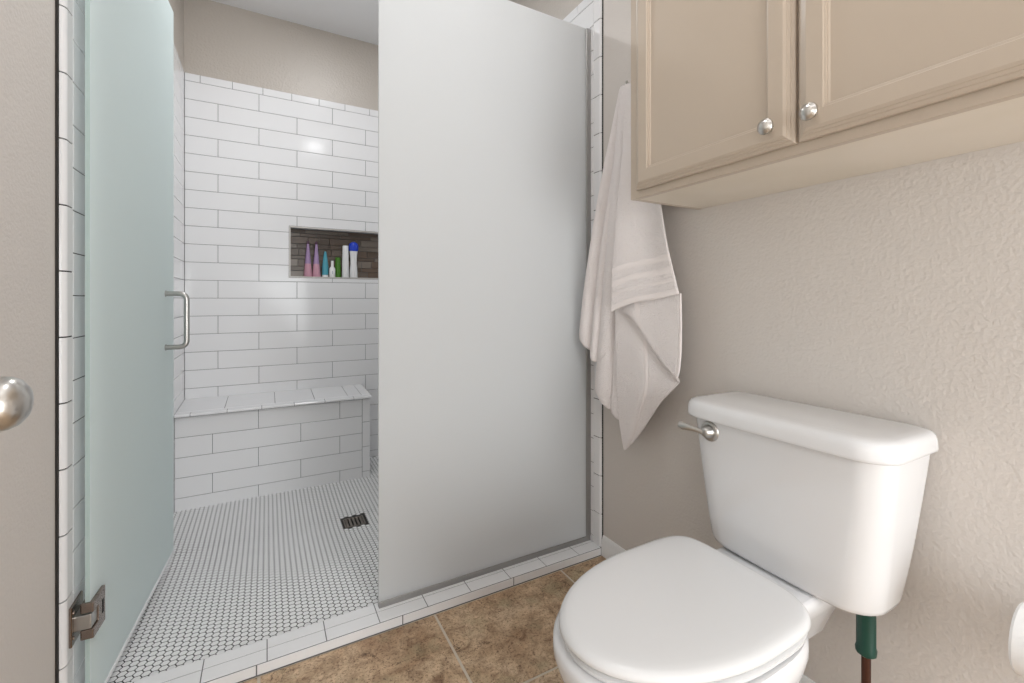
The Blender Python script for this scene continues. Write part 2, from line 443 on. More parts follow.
for i in range(hx):
    for j in range(hy):
        cx = TL + i * px; cy = YI + 0.006 + j * A + (A / 2 if i % 2 else 0)
        if cx > TR or cy > YB: continue
        if DX0 - 0.012 < cx < DX1 + 0.012 and DY0 - 0.012 < cy < DY1 + 0.012: continue
        r1 = (A - gr) / math.sqrt(3); r0 = r1 + 0.0001
        V0 = []; V1 = []
        for k in range(6):
            a = k * PI / 3
            for r_, lst, dz in ((r0, V0, -g), (r1 - 0.0006, V1, 0.0)):
                x = min(max(cx + r_ * math.cos(a), TL - 0.002), TR + 0.002); y = min(max(cy + r_ * math.sin(a), YI - 0.004), YB + 0.002)
                lst.append(bm.verts.new((x, y, fz(y) + dz)))
        for k in range(6):
            bm.faces.new((V0[k], V0[(k + 1) % 6], V1[(k + 1) % 6], V1[k]))
        bm.faces.new(V1)
tag(build('shower_floor', bm, [M['mosaic'], M['black_grout']]), kind='structure')

# ---------------------------------------------------------------- curb
bm = bmesh.new()
CT = 0.032
box(bm, (TL - 0.01, YF + 0.0016, -0.02), (TR + 0.01, YI - 0.003, CT - 0.0014), 1)
xj = [TL] + [-0.158 + 0.1583 * k for k in range(-1, 9) if TL + 0.02 < -0.158 + 0.1583 * k < TR - 0.02] + [TR]
pads(bm, (0, 0, CT - 0.0018), (1, 0, 0), (0, 1, 0), (0, 0, 1),
     [(a, YF + 0.0025, b, 1.508) for a, b in zip(xj[:-1], xj[1:])] + [(a, 1.508, b, YI) for a, b in zip(xj[:-1], xj[1:])], 0, g=0.0026, th=0.0018, bev=0.0006)
xj = [TL, -0.026, 0.389, 0.804, TR]
pads(bm, (0, YF + 0.002, 0), (1, 0, 0), (0, 0, 1), (0, -1, 0), [(a, 0.0005, b, CT - 0.0005) for a, b in zip(xj[:-1], xj[1:])], 0, g=0.0034, th=0.002, bev=0.0006)
pads(bm, (0, YI - TH, 0), (1, 0, 0), (0, 0, 1), (0, 1, 0), [(a, 0.0, b, CT - 0.003) for a, b in zip(xj[:-1], xj[1:])], 0, g=0.003)
tag(build('shower_curb', bm, [M['tile'], M['grout']]), kind='structure')

# ---------------------------------------------------------------- drain
t = thing('shower_drain', ((DX0 + DX1) / 2, (DY0 + DY1) / 2, -0.027), 'small square dark metal drain grate set in the hexagon mosaic floor', 'drain')
bm = bmesh.new(); z0, z1 = -0.038, -0.0255; f_ = 0.006
for a, b in (((DX0, DY0), (DX1, DY0 + f_)), ((DX0, DY1 - f_), (DX1, DY1)), ((DX0, DY0 + f_), (DX0 + f_, DY1 - f_)), ((DX1 - f_, DY0 + f_), (DX1, DY1 - f_))):
    box(bm, (a[0], a[1], z0), (b[0], b[1], z1), 0, 0.001, 1)
build('frame', bm, M['drain_metal'], t)
bm = bmesh.new()
for k in range(5):
    x = DX0 + f_ + 0.0035 + k * 0.0168
    box(bm, (x, DY0 + f_, -0.033), (x + 0.0098, DY1 - f_, -0.0262), 0, 0.001, 1)
build('grate', bm, M['drain_metal'], t)
bm = bmesh.new(); box(bm, (DX0 + 0.001, DY0 + 0.001, -0.055), (DX1 - 0.001, DY1 - 0.001, -0.0385))
build('drain_well', bm, M['dark'], t)

# ---------------------------------------------------------------- bench
BX1, BY0 = 0.553, 2.815
t = thing('shower_bench', (0.07, 2.95, 0), 'white subway-tiled shower bench built against the far wall below the niche', 'bench')
bm = bmesh.new()
box(bm, (TL, BY0 + TH - 0.001, -0.03), (BX1 - TH + 0.001, YB - 0.001, 0.470), 1)
bl = [-0.03, 0.049, 0.152, 0.255, 0.358, 0.461]
rc = rows_of(TL, 0.507, bl, [-0.041, -0.251], 0.420)
tz = [-0.03] + [0.020 + 0.15 * k for k in range(0, 3)] + [0.461]
rc += [(0.507, a, BX1, b) for a, b in zip(tz[:-1], tz[1:])]
rc += [(a, 0.461, b, 0.4655) for a, b in zip([TL, -0.251, -0.04, 0.17, 0.38, 0.507], [-0.251, -0.04, 0.17, 0.38, 0.507, BX1])]
pads(bm, (0, BY0 + TH, 0), (1, 0, 0), (0, 0, 1), (0, -1, 0), rc, 0)
rc = rows_of(BY0 + 0.047, YB, bl, [BY0 + 0.25, BY0 + 0.14], 0.420) + [(BY0, a, BY0 + 0.047, b) for a, b in zip(tz[:-1], tz[1:])]
pads(bm, (BX1 - TH, 0, 0), (0, 1, 0), (0, 0, 1), (1, 0, 0), rc, 0)
build('base', bm, [M['tile'], M['grout']], t)
bm = bmesh.new()
SY = 2.793
Z0_, Z1_ = 0.4795, 0.4965           # the seat falls slightly towards the front
K = (Z1_ - Z0_) / (YB - SY); DV = Vector((0, 1, K)).normalized(); LV_ = math.hypot(YB - SY, Z1_ - Z0_); NV = Vector((0, -K, 1)).normalized()
b2 = bmesh.new(); loft(b2, [[(x, SY + 0.002, 0.4655), (x, YB - 0.001, 0.4655), (x, YB - 0.001, Z1_ - TH), (x, SY + 0.002, Z0_ - TH)] for x in (TL, BX1 + 0.004)], 1)
me_ = bpy.data.meshes.new('tmp'); b2.to_mesh(me_); b2.free(); bm.from_mesh(me_); bpy.data.meshes.remove(me_)
xj = [TL, -0.20, 0.04, 0.245, 0.43, 0.507, BX1 + 0.006]
top = [(a, 0.05, b, LV_) for a, b in zip(xj[:-1], xj[1:])]
xj2 = [TL, -0.345, -0.185, -0.025, 0.135, 0.295, 0.455, BX1 + 0.006]
top += [(a, 0, b, 0.05) for a, b in zip(xj2[:-1], xj2[1:])]
pads(bm, Vector((0, SY, Z0_)) - NV * TH, (1, 0, 0), DV, NV, top, 0)
pads(bm, (0, SY + TH - 0.001, 0), (1, 0, 0), (0, 0, 1), (0, -1, 0), [(a, 0.4655, b, Z0_ - 0.001) for a, b in zip(xj2[:-1], xj2[1:])], 0)
pads(bm, (BX1 + 0.003, 0, 0), (0, 1, 0), (0, 0, 1), (1, 0, 0), [(SY, 0.4655, SY + 0.18, 0.480), (SY + 0.18, 0.4655, YB, 0.488)], 0)
build('seat_top', bm, [M['tile'], M['grout']], t)

# ---------------------------------------------------------------- fixed glass panel
PX0, PX1, PY = 0.328, 1.2155, 1.530
t = thing('glass_panel', ((PX0 + PX1) / 2, PY, CT), 'tall fixed frosted glass shower panel standing in a metal channel on the curb', 'glass panel')
bm = bmesh.new(); box(bm, (PX0, PY - 0.005, CT + 0.006), (PX1 - 0.004, PY + 0.005, 2.224), 0, 0.0012, 1)
build('glass', bm, M['frosted'], t)
bm = bmesh.new()
box(bm, (PX0, PY - 0.010, CT + 0.0005), (PX1, PY - 0.0055, CT + 0.020), 0, 0.0008, 1)
box(bm, (PX0, PY + 0.0055, CT + 0.0005), (PX1, PY + 0.010, CT + 0.020), 0, 0.0008, 1)
box(bm, (PX0, PY - 0.0095, CT + 0.0002), (PX1, PY + 0.0095, CT + 0.0045))
build('bottom_channel', bm, M['aluminium'], t)
bm = bmesh.new()
box(bm, (PX1 - 0.020, PY - 0.010, CT + 0.02), (PX1 + 0.003, PY - 0.0055, 2.224), 0, 0.0008, 1)
box(bm, (PX1 - 0.020, PY + 0.0055, CT + 0.02), (PX1 + 0.003, PY + 0.010, 2.224), 0, 0.0008, 1)
box(bm, (PX1 - 0.002, PY - 0.0095, CT + 0.02), (PX1 + 0.0035, PY + 0.0095, 2.224))
build('side_channel', bm, M['aluminium'], t)

# ---------------------------------------------------------------- hinged glass door, standing open into the shower
H = Vector((-0.383, 1.450, 0)); F = Vector((-0.333, 2.222, 0))
LD = (F - H).length; D = (F - H).normalized(); N = Vector((D.y, -D.x, 0))
t = thing('shower_door', (H.x, H.y, 0.062), 'frosted greenish glass shower door swung open beside the left tiled wall', 'shower door')
bm = bmesh.new(); obox(bm, H, D, N, 0.0, LD, -0.005, 0.005, 0.062, 2.215, 0, 0.0012)
bm.faces.ensure_lookup_table()
for f in bm.faces:
    nrm = f.normal if f.normal.length > 0 else None
bmesh.ops.recalc_face_normals(bm, faces=bm.faces[:])
for f in bm.faces:
    if abs(f.normal.dot(D)) > 0.9: f.material_index = 1
build('glass', bm, [M['frosted_green'], M['glass_edge']], t)
bm = bmesh.new()
obox(bm, H, D, N, 0.0, LD, -0.007, 0.007, 0.050, 0.0625, 0, 0.001); build('bottom_sweep', bm, M['white_plastic'], t)
def hinge(zc):
    h = build('hinge', (lambda b: (obox(b, H, D, N, 0.026, 0.068, 0.005, 0.013, zc - 0.045, zc + 0.045, 0, 0.002),
                                   obox(b, H, D, N, 0.026, 0.068, -0.013, -0.005, zc - 0.045, zc + 0.045, 0, 0.002), b)[-1])(bmesh.new()), M['bronze'], t)
    bm = bmesh.new()
    for s_ in (-1, 1):   # upper and lower knuckles
        a, b = sorted((zc + s_ * 0.020, zc + s_ * 0.044))
        obox(bm, H, D, N, -0.006, 0.030, -0.012, 0.014, a, b, 0, 0.003)
    build('knuckle', bm, M['bronze'], h)
    bm = bmesh.new()
    obox(bm, H, D, N, -0.008, 0.050, -0.028, 0.010, zc - 0.018, zc + 0.018, 0, 0.003)
    build('pivot_block', bm, M['steel'], h)
    bm = bmesh.new(); obox(bm, H, D, N, 0.047, 0.056, 0.0125, 0.0134, zc - 0.017, zc + 0.017, 0)
    build('slot', bm, M['dark'], h)
    bm = bmesh.new(); box(bm, (TL, 1.432, zc - 0.048), (TL + 0.006, 1.508, zc + 0.048), 0, 0.0015, 1)
    for dz in (-0.03, 0.03): lathe(bm, (TL + 0.006, 1.443, zc + dz), (1, 0, 0), [(0, 0.005), (0.002, 0.004)], 12)
    build('wall_plate', bm, M['bronze'], h)
    return h
hinge(0.283); hinge(1.96)
# D pull handle
hu = (Vector((-0.33, 2.105, 0)) - H).dot(D)
b0 = H + D * hu; zt, zb = 1.086, 0.883
pts = [b0 + N * 0.004 + Vector((0, 0, zt))] + bend(b0 + N * 0.004 + Vector((0, 0, zt)), b0 + N * 0.071 + Vector((0, 0, zt)), b0 + N * 0.071 + Vector((0, 0, zb)), 0.026, 8) \
    + bend(b0 + N * 0.071 + Vector((0, 0, zt)), b0 + N * 0.071 + Vector((0, 0, zb)), b0 + N * 0.004 + Vector((0, 0, zb)), 0.026, 8) + [b0 + N * 0.004 + Vector((0, 0, zb))]
bm = bmesh.new(); tube(bm, pts, 0.0095, 20)
hd = tag(build('handle', bm, M['steel'], t, smooth=True, angle=50), 'brushed steel D-shaped pull handle')
for zz in (zt, zb):
    bm = bmesh.new(); lathe(bm, b0 + N * 0.0045 + Vector((0, 0, zz)), N, [(0, 0.0115), (0.003, 0.0115), (0.004, 0.010)], 24)
    build('washer', bm, M['steel'], hd)

# ---------------------------------------------------------------- bottles in the niche
NF = NZ0 + TH + 0.0002; BY = YB + 0.045
def bottle(name, x, label, parts, dy=0.0, cat='bottle'):
    t = thing(name, (x, BY + dy, NF), label, cat, 'toiletry bottles in the wall niche')
    for pn, mat, prof, sx, sy in parts:
        bm = bmesh.new(); lathe(bm, (x, BY + dy, NF), (0, 0, 1), prof, 24, 0, None, sx, sy)
        build(pn, bm, mat, t, smooth=True, angle=45)
    return t
for x, lab in ((0.233, 'pink tapering bottle with violet upper part, leftmost in the niche'), (0.283, 'pink tapering bottle with violet upper part, beside the teal bottle')):
    bottle('tapered_bottle', x, lab, [
        ('body', M['pink_plastic'], [(0, 0.024), (0.004, 0.0265), (0.09, 0.0185)], 1, 0.8),
        ('upper_body', M['violet_plastic'], [(0.09, 0.0186), (0.16, 0.012), (0.218, 0.0070)], 1, 0.8),
        ('cap', M['plum_plastic'], [(0.218, 0.0080), (0.234, 0.0075), (0.236, 0.005)], 1, 0.8)])
bottle('tapered_bottle', 0.337, 'short teal tapering bottle standing on a white cap', [
    ('cap', M['white_plastic'], [(0, 0.018), (0.018, 0.019), (0.020, 0.017)], 1, 0.8),
    ('body', M['teal_plastic'], [(0.020, 0.0195), (0.075, 0.0195), (0.13, 0.013), (0.174, 0.006)], 1, 0.8)])
bottle('small_bottle', 0.378, 'smallest white bottle in the niche with a narrow cap', [
    ('body', M['white_plastic'], [(0, 0.017), (0.003, 0.0185), (0.062, 0.0185), (0.074, 0.009)], 1, 0.8),
    ('cap', M['white_plastic'], [(0.074, 0.0095), (0.112, 0.0085), (0.114, 0.006)], 1, 1),
    ('label_band', M['label_print'], [(0.024, 0.01875), (0.046, 0.01875)], 0.45, 0.8)], dy=-0.018)
bottle('green_bottle', 0.417, 'dark green bottle with lime cap behind the small white one', [
    ('body', M['lime_plastic'], [(0, 0.017), (0.004, 0.0185), (0.085, 0.0185), (0.100, 0.014)], 1, 0.8),
    ('cap', M['lime_plastic'], [(0.100, 0.0165), (0.136, 0.0165), (0.139, 0.013)], 1, 0.9)], dy=0.012)
bottle('tall_bottle', 0.462, 'tall straight plain white bottle left of the blue-capped one', [
    ('body', M['white_plastic'], [(0, 0.021), (0.004, 0.0225), (0.160, 0.020), (0.166, 0.019)], 1, 0.75),
    ('cap', M['white_plastic'], [(0.166, 0.0195), (0.215, 0.0185), (0.219, 0.016)], 1, 0.75)], dy=-0.006)
bottle('tall_bottle', 0.515, 'waisted white bottle with a rounded bright blue cap', [
    ('body', M['white_plastic'], [(0, 0.023), (0.005, 0.0265), (0.06, 0.0245), (0.10, 0.0205), (0.15, 0.0225), (0.185, 0.0265)], 1, 0.75),
    ('cap', M['blue_plastic'], [(0.185, 0.027), (0.196, 0.031), (0.222, 0.031), (0.238, 0.024), (0.247, 0.010)], 1, 0.8)])

# ---------------------------------------------------------------- wall cabinet above the toilet
CX, CB, CTZ, CY0, CY1 = 0.940, 1.356, 2.12, 0.034, 0.987
t = thing('wall_cabinet', (1.08, 0.5, CB), 'taupe painted two-door cabinet hung on the wall above the toilet', 'cabinet')
bm = bmesh.new()
box(bm, (CX + 0.018, CY1 - 0.016, CB), (XR, CY1, CTZ), 0, 0.001, 1)
box(bm, (CX + 0.018, CY0, CB), (XR, CY0 + 0.016, CTZ), 0, 0.001, 1)
box(bm, (CX + 0.018, CY0 + 0.016, CTZ - 0.016), (XR, CY1 - 0.016, CTZ), 0)
box(bm, (XR - 0.008, CY0 + 0.016, CB + 0.02), (XR, CY1 - 0.016, CTZ - 0.016), 0)
build('carcass', bm, M['cabinet'], t)
bm = bmesh.new()
box(bm, (CX + 0.018, CY0 + 0.016, CB + 0.001), (XR - 0.0005, CY1 - 0.016, CB + 0.020), 0)
tag(build('bottom_panel', bm, M['cabinet_inside'], t), 'pale cream underside panel')
bm = bmesh.new()
for a, b in (((CY0, CB), (CY1, CB + 0.045)), ((CY0, CTZ - 0.045), (CY1, CTZ)), ((CY0, CB + 0.045), (CY0 + 0.04, CTZ - 0.045)), ((CY1 - 0.04, CB + 0.045), (CY1, CTZ - 0.045)), ((0.490, CB + 0.045), (0.530, CTZ - 0.045))):
    box(bm, (CX, a[0], a[1]), (CX + 0.018, b[0], b[1]), 0, 0.0008, 1)
build('face_frame', bm, M['cabinet'], t)
rings = [(0, 0.0), (0, 0.008), (0.003, 0.0105), (0.007, 0.0115), (0.0075, 0.0135), (0.013, 0.0155), (0.0135, 0.0175), (0.019, 0.020), (0.049, 0.020), (0.0505, 0.0175), (0.053, 0.0168), (0.0535, 0.0135), (0.056, 0.0128), (0.058, 0.010), (0.07, 0.010)]
for (y0, y1, ky) in ((0.5135, 0.955, 0.558), (0.067, 0.507, 0.474)):
    bm = bmesh.new(); z0, z1 = 1.377, 2.09
    loft(bm, [[(CX - d - 0.001, y0 + i, z0 + i), (CX - d - 0.001, y0 + i, z1 - i), (CX - d - 0.001, y1 - i, z1 - i), (CX - d - 0.001, y1 - i, z0 + i)] for i, d in rings])
    dr = build('door', bm, M['cabinet'], t)
    bm = bmesh.new()
    lathe(bm, (CX - 0.0205, ky, 1.420), (-1, 0, 0), [(0, 0.008), (0.002, 0.0075), (0.008, 0.006), (0.012, 0.008), (0.015, 0.0145), (0.018, 0.0165), (0.021, 0.0155), (0.0215, 0.0135), (0.024, 0.0125), (0.0275, 0.006), (0.028, 0.001)], 32)
    tag(build('knob', bm, M['nickel'], dr, smooth=True, angle=60), 'round satin nickel knob')

# ---------------------------------------------------------------- toilet
t = thing('toilet', (0.85, 0.64, 0), 'white two-piece porcelain toilet with closed lid below the cabinet', 'toilet')
def egg(xc, af, ab, wd, nf, nb, yc, z, n=64):
    out = []
    for i in range(n):
        a = 2 * PI * i / n; ca, sa = math.cos(a), math.sin(a)
        if ca < 0: nn, ax = nf, af
        else: nn, ax = (nb if sa > 0 else min(nb, 4.0)), ab
        x = xc + math.copysign(abs(ca) ** (2 / nn), ca) * ax; y = yc + math.copysign(abs(sa) ** (2 / nn), sa) * wd
        out.append((x, y, z))
    return out
YC = 0.645
bm = bmesh.new()
R_ = [(0.0, 0.80, 0.225, 0.26, 0.112, 2.6, 3.2), (0.03, 0.80, 0.22, 0.26, 0.108, 2.5, 3.2), (0.10, 0.80, 0.200, 0.25, 0.098, 2.3, 3), (0.18, 0.79, 0.205, 0.24, 0.108, 2.2, 3),
      (0.25, 0.77, 0.228, 0.235, 0.138, 2.1, 3), (0.31, 0.757, 0.256, 0.225, 0.166, 2.1, 3), (0.36, 0.748, 0.274, 0.222, 0.185, 2.05, 3.2), (0.39, 0.745, 0.281, 0.222, 0.192, 2.05, 3.4),
      (0.409, 0.745, 0.280, 0.222, 0.191, 2.05, 3.4), (0.416, 0.745, 0.274, 0.217, 0.186, 2.05, 3.4)]
loft(bm, [egg(xc, af, ab, wd, nf, nb, YC, z) for z, xc, af, ab, wd, nf, nb in R_])
# rear deck that carries the tank
def rr(x0, x1, y0, y1, rf, rb, z, bow=0.0, n=8):
    out = []
    for cx, cy, r, a0 in ((x1 - rb, y1 - rb, rb, 0), (x0 + rf, y1 - rf, rf, PI / 2), (x0 + rf, y0 + rf, rf, PI), (x1 - rb, y0 + rb, rb, 1.5 * PI)):
        for i in range(n + 1):
            a = a0 + PI / 2 * i / n
            out.append([cx + r * math.cos(a), cy + r * math.sin(a), z])
    yc, hh = (y0 + y1) / 2, (y1 - y0) / 2
    # subdivide the straight front so that it can bow
    k = 2 * (n + 1) - 1
    ins = [[out[k][0], out[k][1] + (out[k + 1][1] - out[k][1]) * q / 8, z] for q in range(1, 8)] if False else []
    res = []
    for i, p in enumerate(out):
        res.append(p)
        if i == 2 * n + 1:
            q0, q1 = out[i], out[(i + 1) % len(out)]
            for s_ in range(1, 10): res.append([q0[0] + (q1[0] - q0[0]) * s_ / 10, q0[1] + (q1[1] - q0[1]) * s_ / 10, z])
    for p in res:
        if p[0] < (x0 + x1) / 2:
            p[0] -= bow * max(0, 1 - ((p[1] - yc) / hh) ** 2) * min(1, ((x0 + x1) / 2 - p[0]) / ((x1 - x0) / 2))
    return [tuple(p) for p in res]
loft(bm, [rr(0.90, 1.185, YC - w_, YC + w_, 0.03, 0.03, z) for z, w_ in ((0.28, 0.07), (0.32, 0.085), (0.365, 0.105), (0.395, 0.118), (0.412, 0.118), (0.419, 0.112))])
build('bowl', bm, M['porcelain'], t, smooth=True, angle=50)
bm = bmesh.new()
loft(bm, [egg(0.770, 0.291 + d, 0.190 + d, 0.181 + d, 2.0, 4.2, YC, z) for z, d in ((0.4175, -0.008), (0.4195, -0.001), (0.426, 0.0), (0.4300, -0.006))])
build('seat', bm, M['seat_plastic'], t, smooth=True, angle=50)
bm = bmesh.new()
loft(bm, [egg(0.775, 0.301 + d, 0.191 + d * 0.5, 0.182 + d, 2.0, 6.0, YC, z + 0.017) for z, d in
          ((0.4165, -0.009), (0.4185, -0.002), (0.424, 0.002), (0.430, 0.0), (0.4345, -0.005), (0.4372, -0.013), (0.4385, -0.026), (0.4392, -0.06), (0.4395, -0.12))])
build('seat_lid', bm, M['seat_plastic'], t, smooth=True, angle=60)
for dy in (-0.07, 0.07):
    bm = bmesh.new(); box(bm, (0.966, YC + dy - 0.022, 0.4165), (0.990, YC + dy + 0.022, 0.434), 0, 0.005, 3)
    build('seat_hinge', bm, M['seat_plastic'], t, smooth=True, angle=50)
# tank
def lerp(a, b, q): return a + (b - a) * q
bm = bmesh.new(); rg = []
for z, ins in ((0.4195, 0.022), (0.4205, 0.014), (0.424, 0.007), (0.430, 0.002), (0.440, 0.0), (0.50, 0), (0.57, 0), (0.65, 0), (0.70, 0), (0.752, 0)):
    q = max(0.0, (z - 0.4195) / 0.33); q2 = q ** 0.8
    rg.append(rr(lerp(1.032, 1.010, q2) + ins, lerp(1.165, 1.222, q ** 0.6) - ins * 0.5, lerp(0.428, 0.392, q2) + ins, lerp(0.808, 0.843, q2) - ins, lerp(0.062, 0.055, q), 0.03, z, 0.006))
loft(bm, rg); tk_ = build('tank', bm, M['porcelain'], t, smooth=True, angle=50)
bm = bmesh.new(); rg = []
for z, ins in ((0.7515, 0.010), (0.7515, 0.003), (0.754, 0.0005), (0.759, 0.0), (0.775, 0.001), (0.785, 0.0035), (0.7905, 0.0085), (0.7935, 0.016), (0.795, 0.03), (0.7955, 0.045)):
    rg.append(rr(0.994 + ins, 1.226 - ins * 0.4, 0.381 + ins, 0.861 - ins, max(0.062 - ins * 0.6, 0.02), 0.03 - ins * 0.2, z, 0.008))
loft(bm, rg); build('tank_lid', bm, M['porcelain'], t, smooth=True, angle=60)
LV = Vector((1.006, 0.770, 0.722))
bm = bmesh.new(); lathe(bm, LV + Vector((0.004, 0, 0)), (-1, 0, 0), [(0, 0.026), (0.004, 0.026), (0.007, 0.023), (0.008, 0.0175), (0.014, 0.0165), (0.018, 0.013), (0.024, 0.012), (0.028, 0.008), (0.029, 0.002)], 32)
lv = tag(build('flush_lever', bm, M['steel'], t, smooth=True, angle=50), 'chrome flush lever')
bm = bmesh.new(); tube(bm, [LV + Vector(p) for p in ((-0.020, 0.004, -0.001), (-0.024, 0.022, 0.002), (-0.026, 0.040, 0.003), (-0.027, 0.060, 0.003), (-0.027, 0.071, 0.004), (-0.027, 0.075, 0.004))], [0.0065, 0.006, 0.008, 0.0105, 0.009, 0.004], 16)
build('lever_arm', bm, M['nickel'], lv, smooth=True, angle=60)

# ---------------------------------------------------------------- water supply under the tank
t = thing('supply_pipe', (1.13, 0.477, 0), 'thin brown water pipe with a dark green sleeve under the toilet tank', 'pipe')
bm = bmesh.new(); lathe(bm, (1.13, 0.477, 0.298), (0, 0, 1), [(0, 0.011), (0.006, 0.0185), (0.016, 0.0195), (0.022, 0.0175), (0.1205, 0.0175)], 12)
tag(build('sleeve', bm, M['green'], t, smooth=True, angle=30), 'dark green plastic sleeve')
bm = bmesh.new(); tube(bm, [(1.13, 0.477, 0.302), (1.13, 0.477, 0.20), (1.13, 0.477, 0.16)] + bend((1.13, 0.477, 0.16), (1.13, 0.477, 0.11), (1.22, 0.477, 0.11), 0.03) + [(1.231, 0.477, 0.11)], 0.0085, 12)
build('pipe', bm, M['copper'], t, smooth=True, angle=60)
bm = bmesh.new(); lathe(bm, (1.2315, 0.477, 0.11), (-1, 0, 0), [(0, 0.028), (0.003, 0.027), (0.008, 0.012)], 24)
build('wall_flange', bm, M['steel'], t, smooth=True, angle=50)

# ---------------------------------------------------------------- toilet paper and its holder by the right edge
PXc, PZc, PYc = 1.135, 0.484, 0.205
t = thing('toilet_paper_roll', (PXc, PYc, PZc - 0.058), 'white toilet paper roll on the wall near the toilet, cut by the frame edge', 'toilet paper')
bm = bmesh.new()
prof = [(-0.048, 0.021), (-0.050, 0.024), (-0.050, 0.055), (-0.046, 0.0585), (0.046, 0.0585), (0.050, 0.055), (0.050, 0.024), (0.048, 0.021)]
n = 40; Rg = []
for d, r in prof: Rg.append([bm.verts.new((PXc + r * math.cos(2 * PI * i / n), PYc + d, PZc + r * math.sin(2 * PI * i / n))) for i in range(n)])
for k in range(len(prof)):
    for i in range(n):
        bm.faces.new((Rg[k][i], Rg[k][(i + 1) % n], Rg[(k + 1) % len(prof)][(i + 1) % n], Rg[(k + 1) % len(prof)][i]))
build('paper', bm, M['paper'], t, smooth=True, angle=40)
t = thing('paper_holder', (XR, PYc, PZc), 'satin metal toilet paper holder rod fixed to the right wall', 'toilet paper holder')
bm = bmesh.new(); tube(bm, [(PXc, PYc + 0.047, PZc + 0.0), (PXc, PYc - 0.07, PZc + 0.0)], 0.008, 16); build('rod', bm, M['nickel'], t, smooth=True, angle=50)
bm = bmesh.new(); tube(bm, [(PXc, PYc - 0.07, PZc), (XR - 0.006, PYc - 0.07, PZc)], 0.009, 16); build('arm', bm, M['nickel'], t, smooth=True, angle=50)
bm = bmesh.new(); lathe(bm, (XR, PYc - 0.07, PZc), (-1, 0, 0), [(0, 0.025), (0.006, 0.025), (0.010, 0.012)], 24); build('wall_plate', bm, M['nickel'], t, smooth=True, angle=50)

# ---------------------------------------------------------------- entry door with its round knob (the door leaf is just outside the picture)
bm = bmesh.new(); box(bm, (-0.335, -0.06, 0.008), (-0.300, 0.742, 2.04), 0, 0.002, 1)
dr = tag(build('door_1', bm, M['door_paint'], origin=(-0.32, -0.06, 0.008)), kind='structure')
bm = bmesh.new(); lathe(bm, (-0.300, 0.684, 0.9505), (1, 0, 0), [(q * 1.05, r_ * 1.07) for q, r_ in [(0, 0.033), (0.004, 0.033), (0.009, 0.029), (0.011, 0.014), (0.026, 0.011), (0.031, 0.015), (0.038, 0.0245), (0.046, 0.0275), (0.054, 0.0265), (0.060, 0.0235), (0.066, 0.0165), (0.069, 0.008), (0.070, 0.001)]], 40)
tag(build('door_knob', bm, M['nickel'], dr, smooth=True, angle=70), 'round satin nickel door knob')

# ---------------------------------------------------------------- towel on its hook
hk = thing('towel_hook', (XR, 1.245, 1.860), 'metal hook on the right wall behind the cabinet holding the towel', 'hook')
bm = bmesh.new(); lathe(bm, (XR, 1.245, 1.860), (-1, 0, 0), [(0, 0.022), (0.005, 0.022), (0.009, 0.01)], 24); build('wall_plate', bm, M['nickel'], hk, smooth=True, angle=50)
bm = bmesh.new(); tube(bm, [(XR - 0.005, 1.245, 1.860), (1.20, 1.245, 1.854), (1.18, 1.245, 1.854), (1.166, 1.245, 1.864), (1.164, 1.245, 1.871)], 0.005, 12); build('prong', bm, M['nickel'], hk, smooth=True, angle=60)

def catmull(pts, q):
    n = len(pts) - 1; s = q * n; i = min(int(s), n - 1); f = s - i
    P = [Vector(p) for p in (pts[max(i - 1, 0)], pts[i], pts[i + 1], pts[min(i + 2, n)])]
    return 0.5 * ((2 * P[1]) + (-P[0] + P[2]) * f + (2 * P[0] - 5 * P[1] + 4 * P[2] - P[3]) * f * f + (-P[0] + 3 * P[1] - 3 * P[2] + P[3]) * f ** 3)
def sheet(bm, topc, botc, leftc, rightc, xf, nu=40, nv=70, mi=lambda u, v: 0, th=0.006):
    """Coons patch in (y, z); xf(u, v) gives x"""
    G = []
    c00, c10, c01, c11 = map(Vector, (topc[0], topc[-1], botc[0], botc[-1]))
    for j in range(nv + 1):
        v = j / nv; row = []
        for i in range(nu + 1):
            u = i / nu
            p = catmull(topc, u) * (1 - v) + catmull(botc, u) * v + catmull(leftc, v) * (1 - u) + catmull(rightc, v) * u \
                - (c00 * (1 - u) * (1 - v) + c10 * u * (1 - v) + c01 * (1 - u) * v + c11 * u * v)
            row.append(Vector((xf(u, v), p.x, p.y)))
        G.append(row)
    # thickness along local normals
    Fv, Bv = [], []
    for j in range(nv + 1):
        a, b = [], []
        for i in range(nu + 1):
            du = G[j][min(i + 1, nu)] - G[j][max(i - 1, 0)]; dv = G[min(j + 1, nv)][i] - G[max(j - 1, 0)][i]
            nr = du.cross(dv)
            nr = nr.normalized() if nr.length > 1e-9 else Vector((-1, 0, 0))
            if nr.x > 0: nr = -nr
            e = min(i, nu - i, 2) / 2; e2 = min(j, nv - j, 2) / 2
            h = th / 2 * (0.35 + 0.65 * min(e, e2))
            if v: pass
            a.append(bm.verts.new(G[j][i] + nr * h)); b.append(bm.verts.new(G[j][i] - nr * h))
        Fv.append(a); Bv.append(b)
    for j in range(nv):
        for i in range(nu):
            m = mi((i + 0.5) / nu, (j + 0.5) / nv)
            f = bm.faces.new((Fv[j][i], Fv[j][i + 1], Fv[j + 1][i + 1], Fv[j + 1][i])); f.material_index = m
            f = bm.faces.new((Bv[j][i], Bv[j + 1][i], Bv[j + 1][i + 1], Bv[j][i + 1])); f.material_index = m
    for j in range(nv):
        for i in (0, nu): bm.faces.new((Fv[j][i], Bv[j][i], Bv[j + 1][i], Fv[j + 1][i]))
    for i in range(nu):
        for j in (0, nv): bm.faces.new((Fv[j][i], Bv[j][i], Bv[j][i + 1], Fv[j][i + 1]))
def smooth(a, b, x):
    x = min(1, max(0, (x - a) / (b - a))); return x * x * (3 - 2 * x)
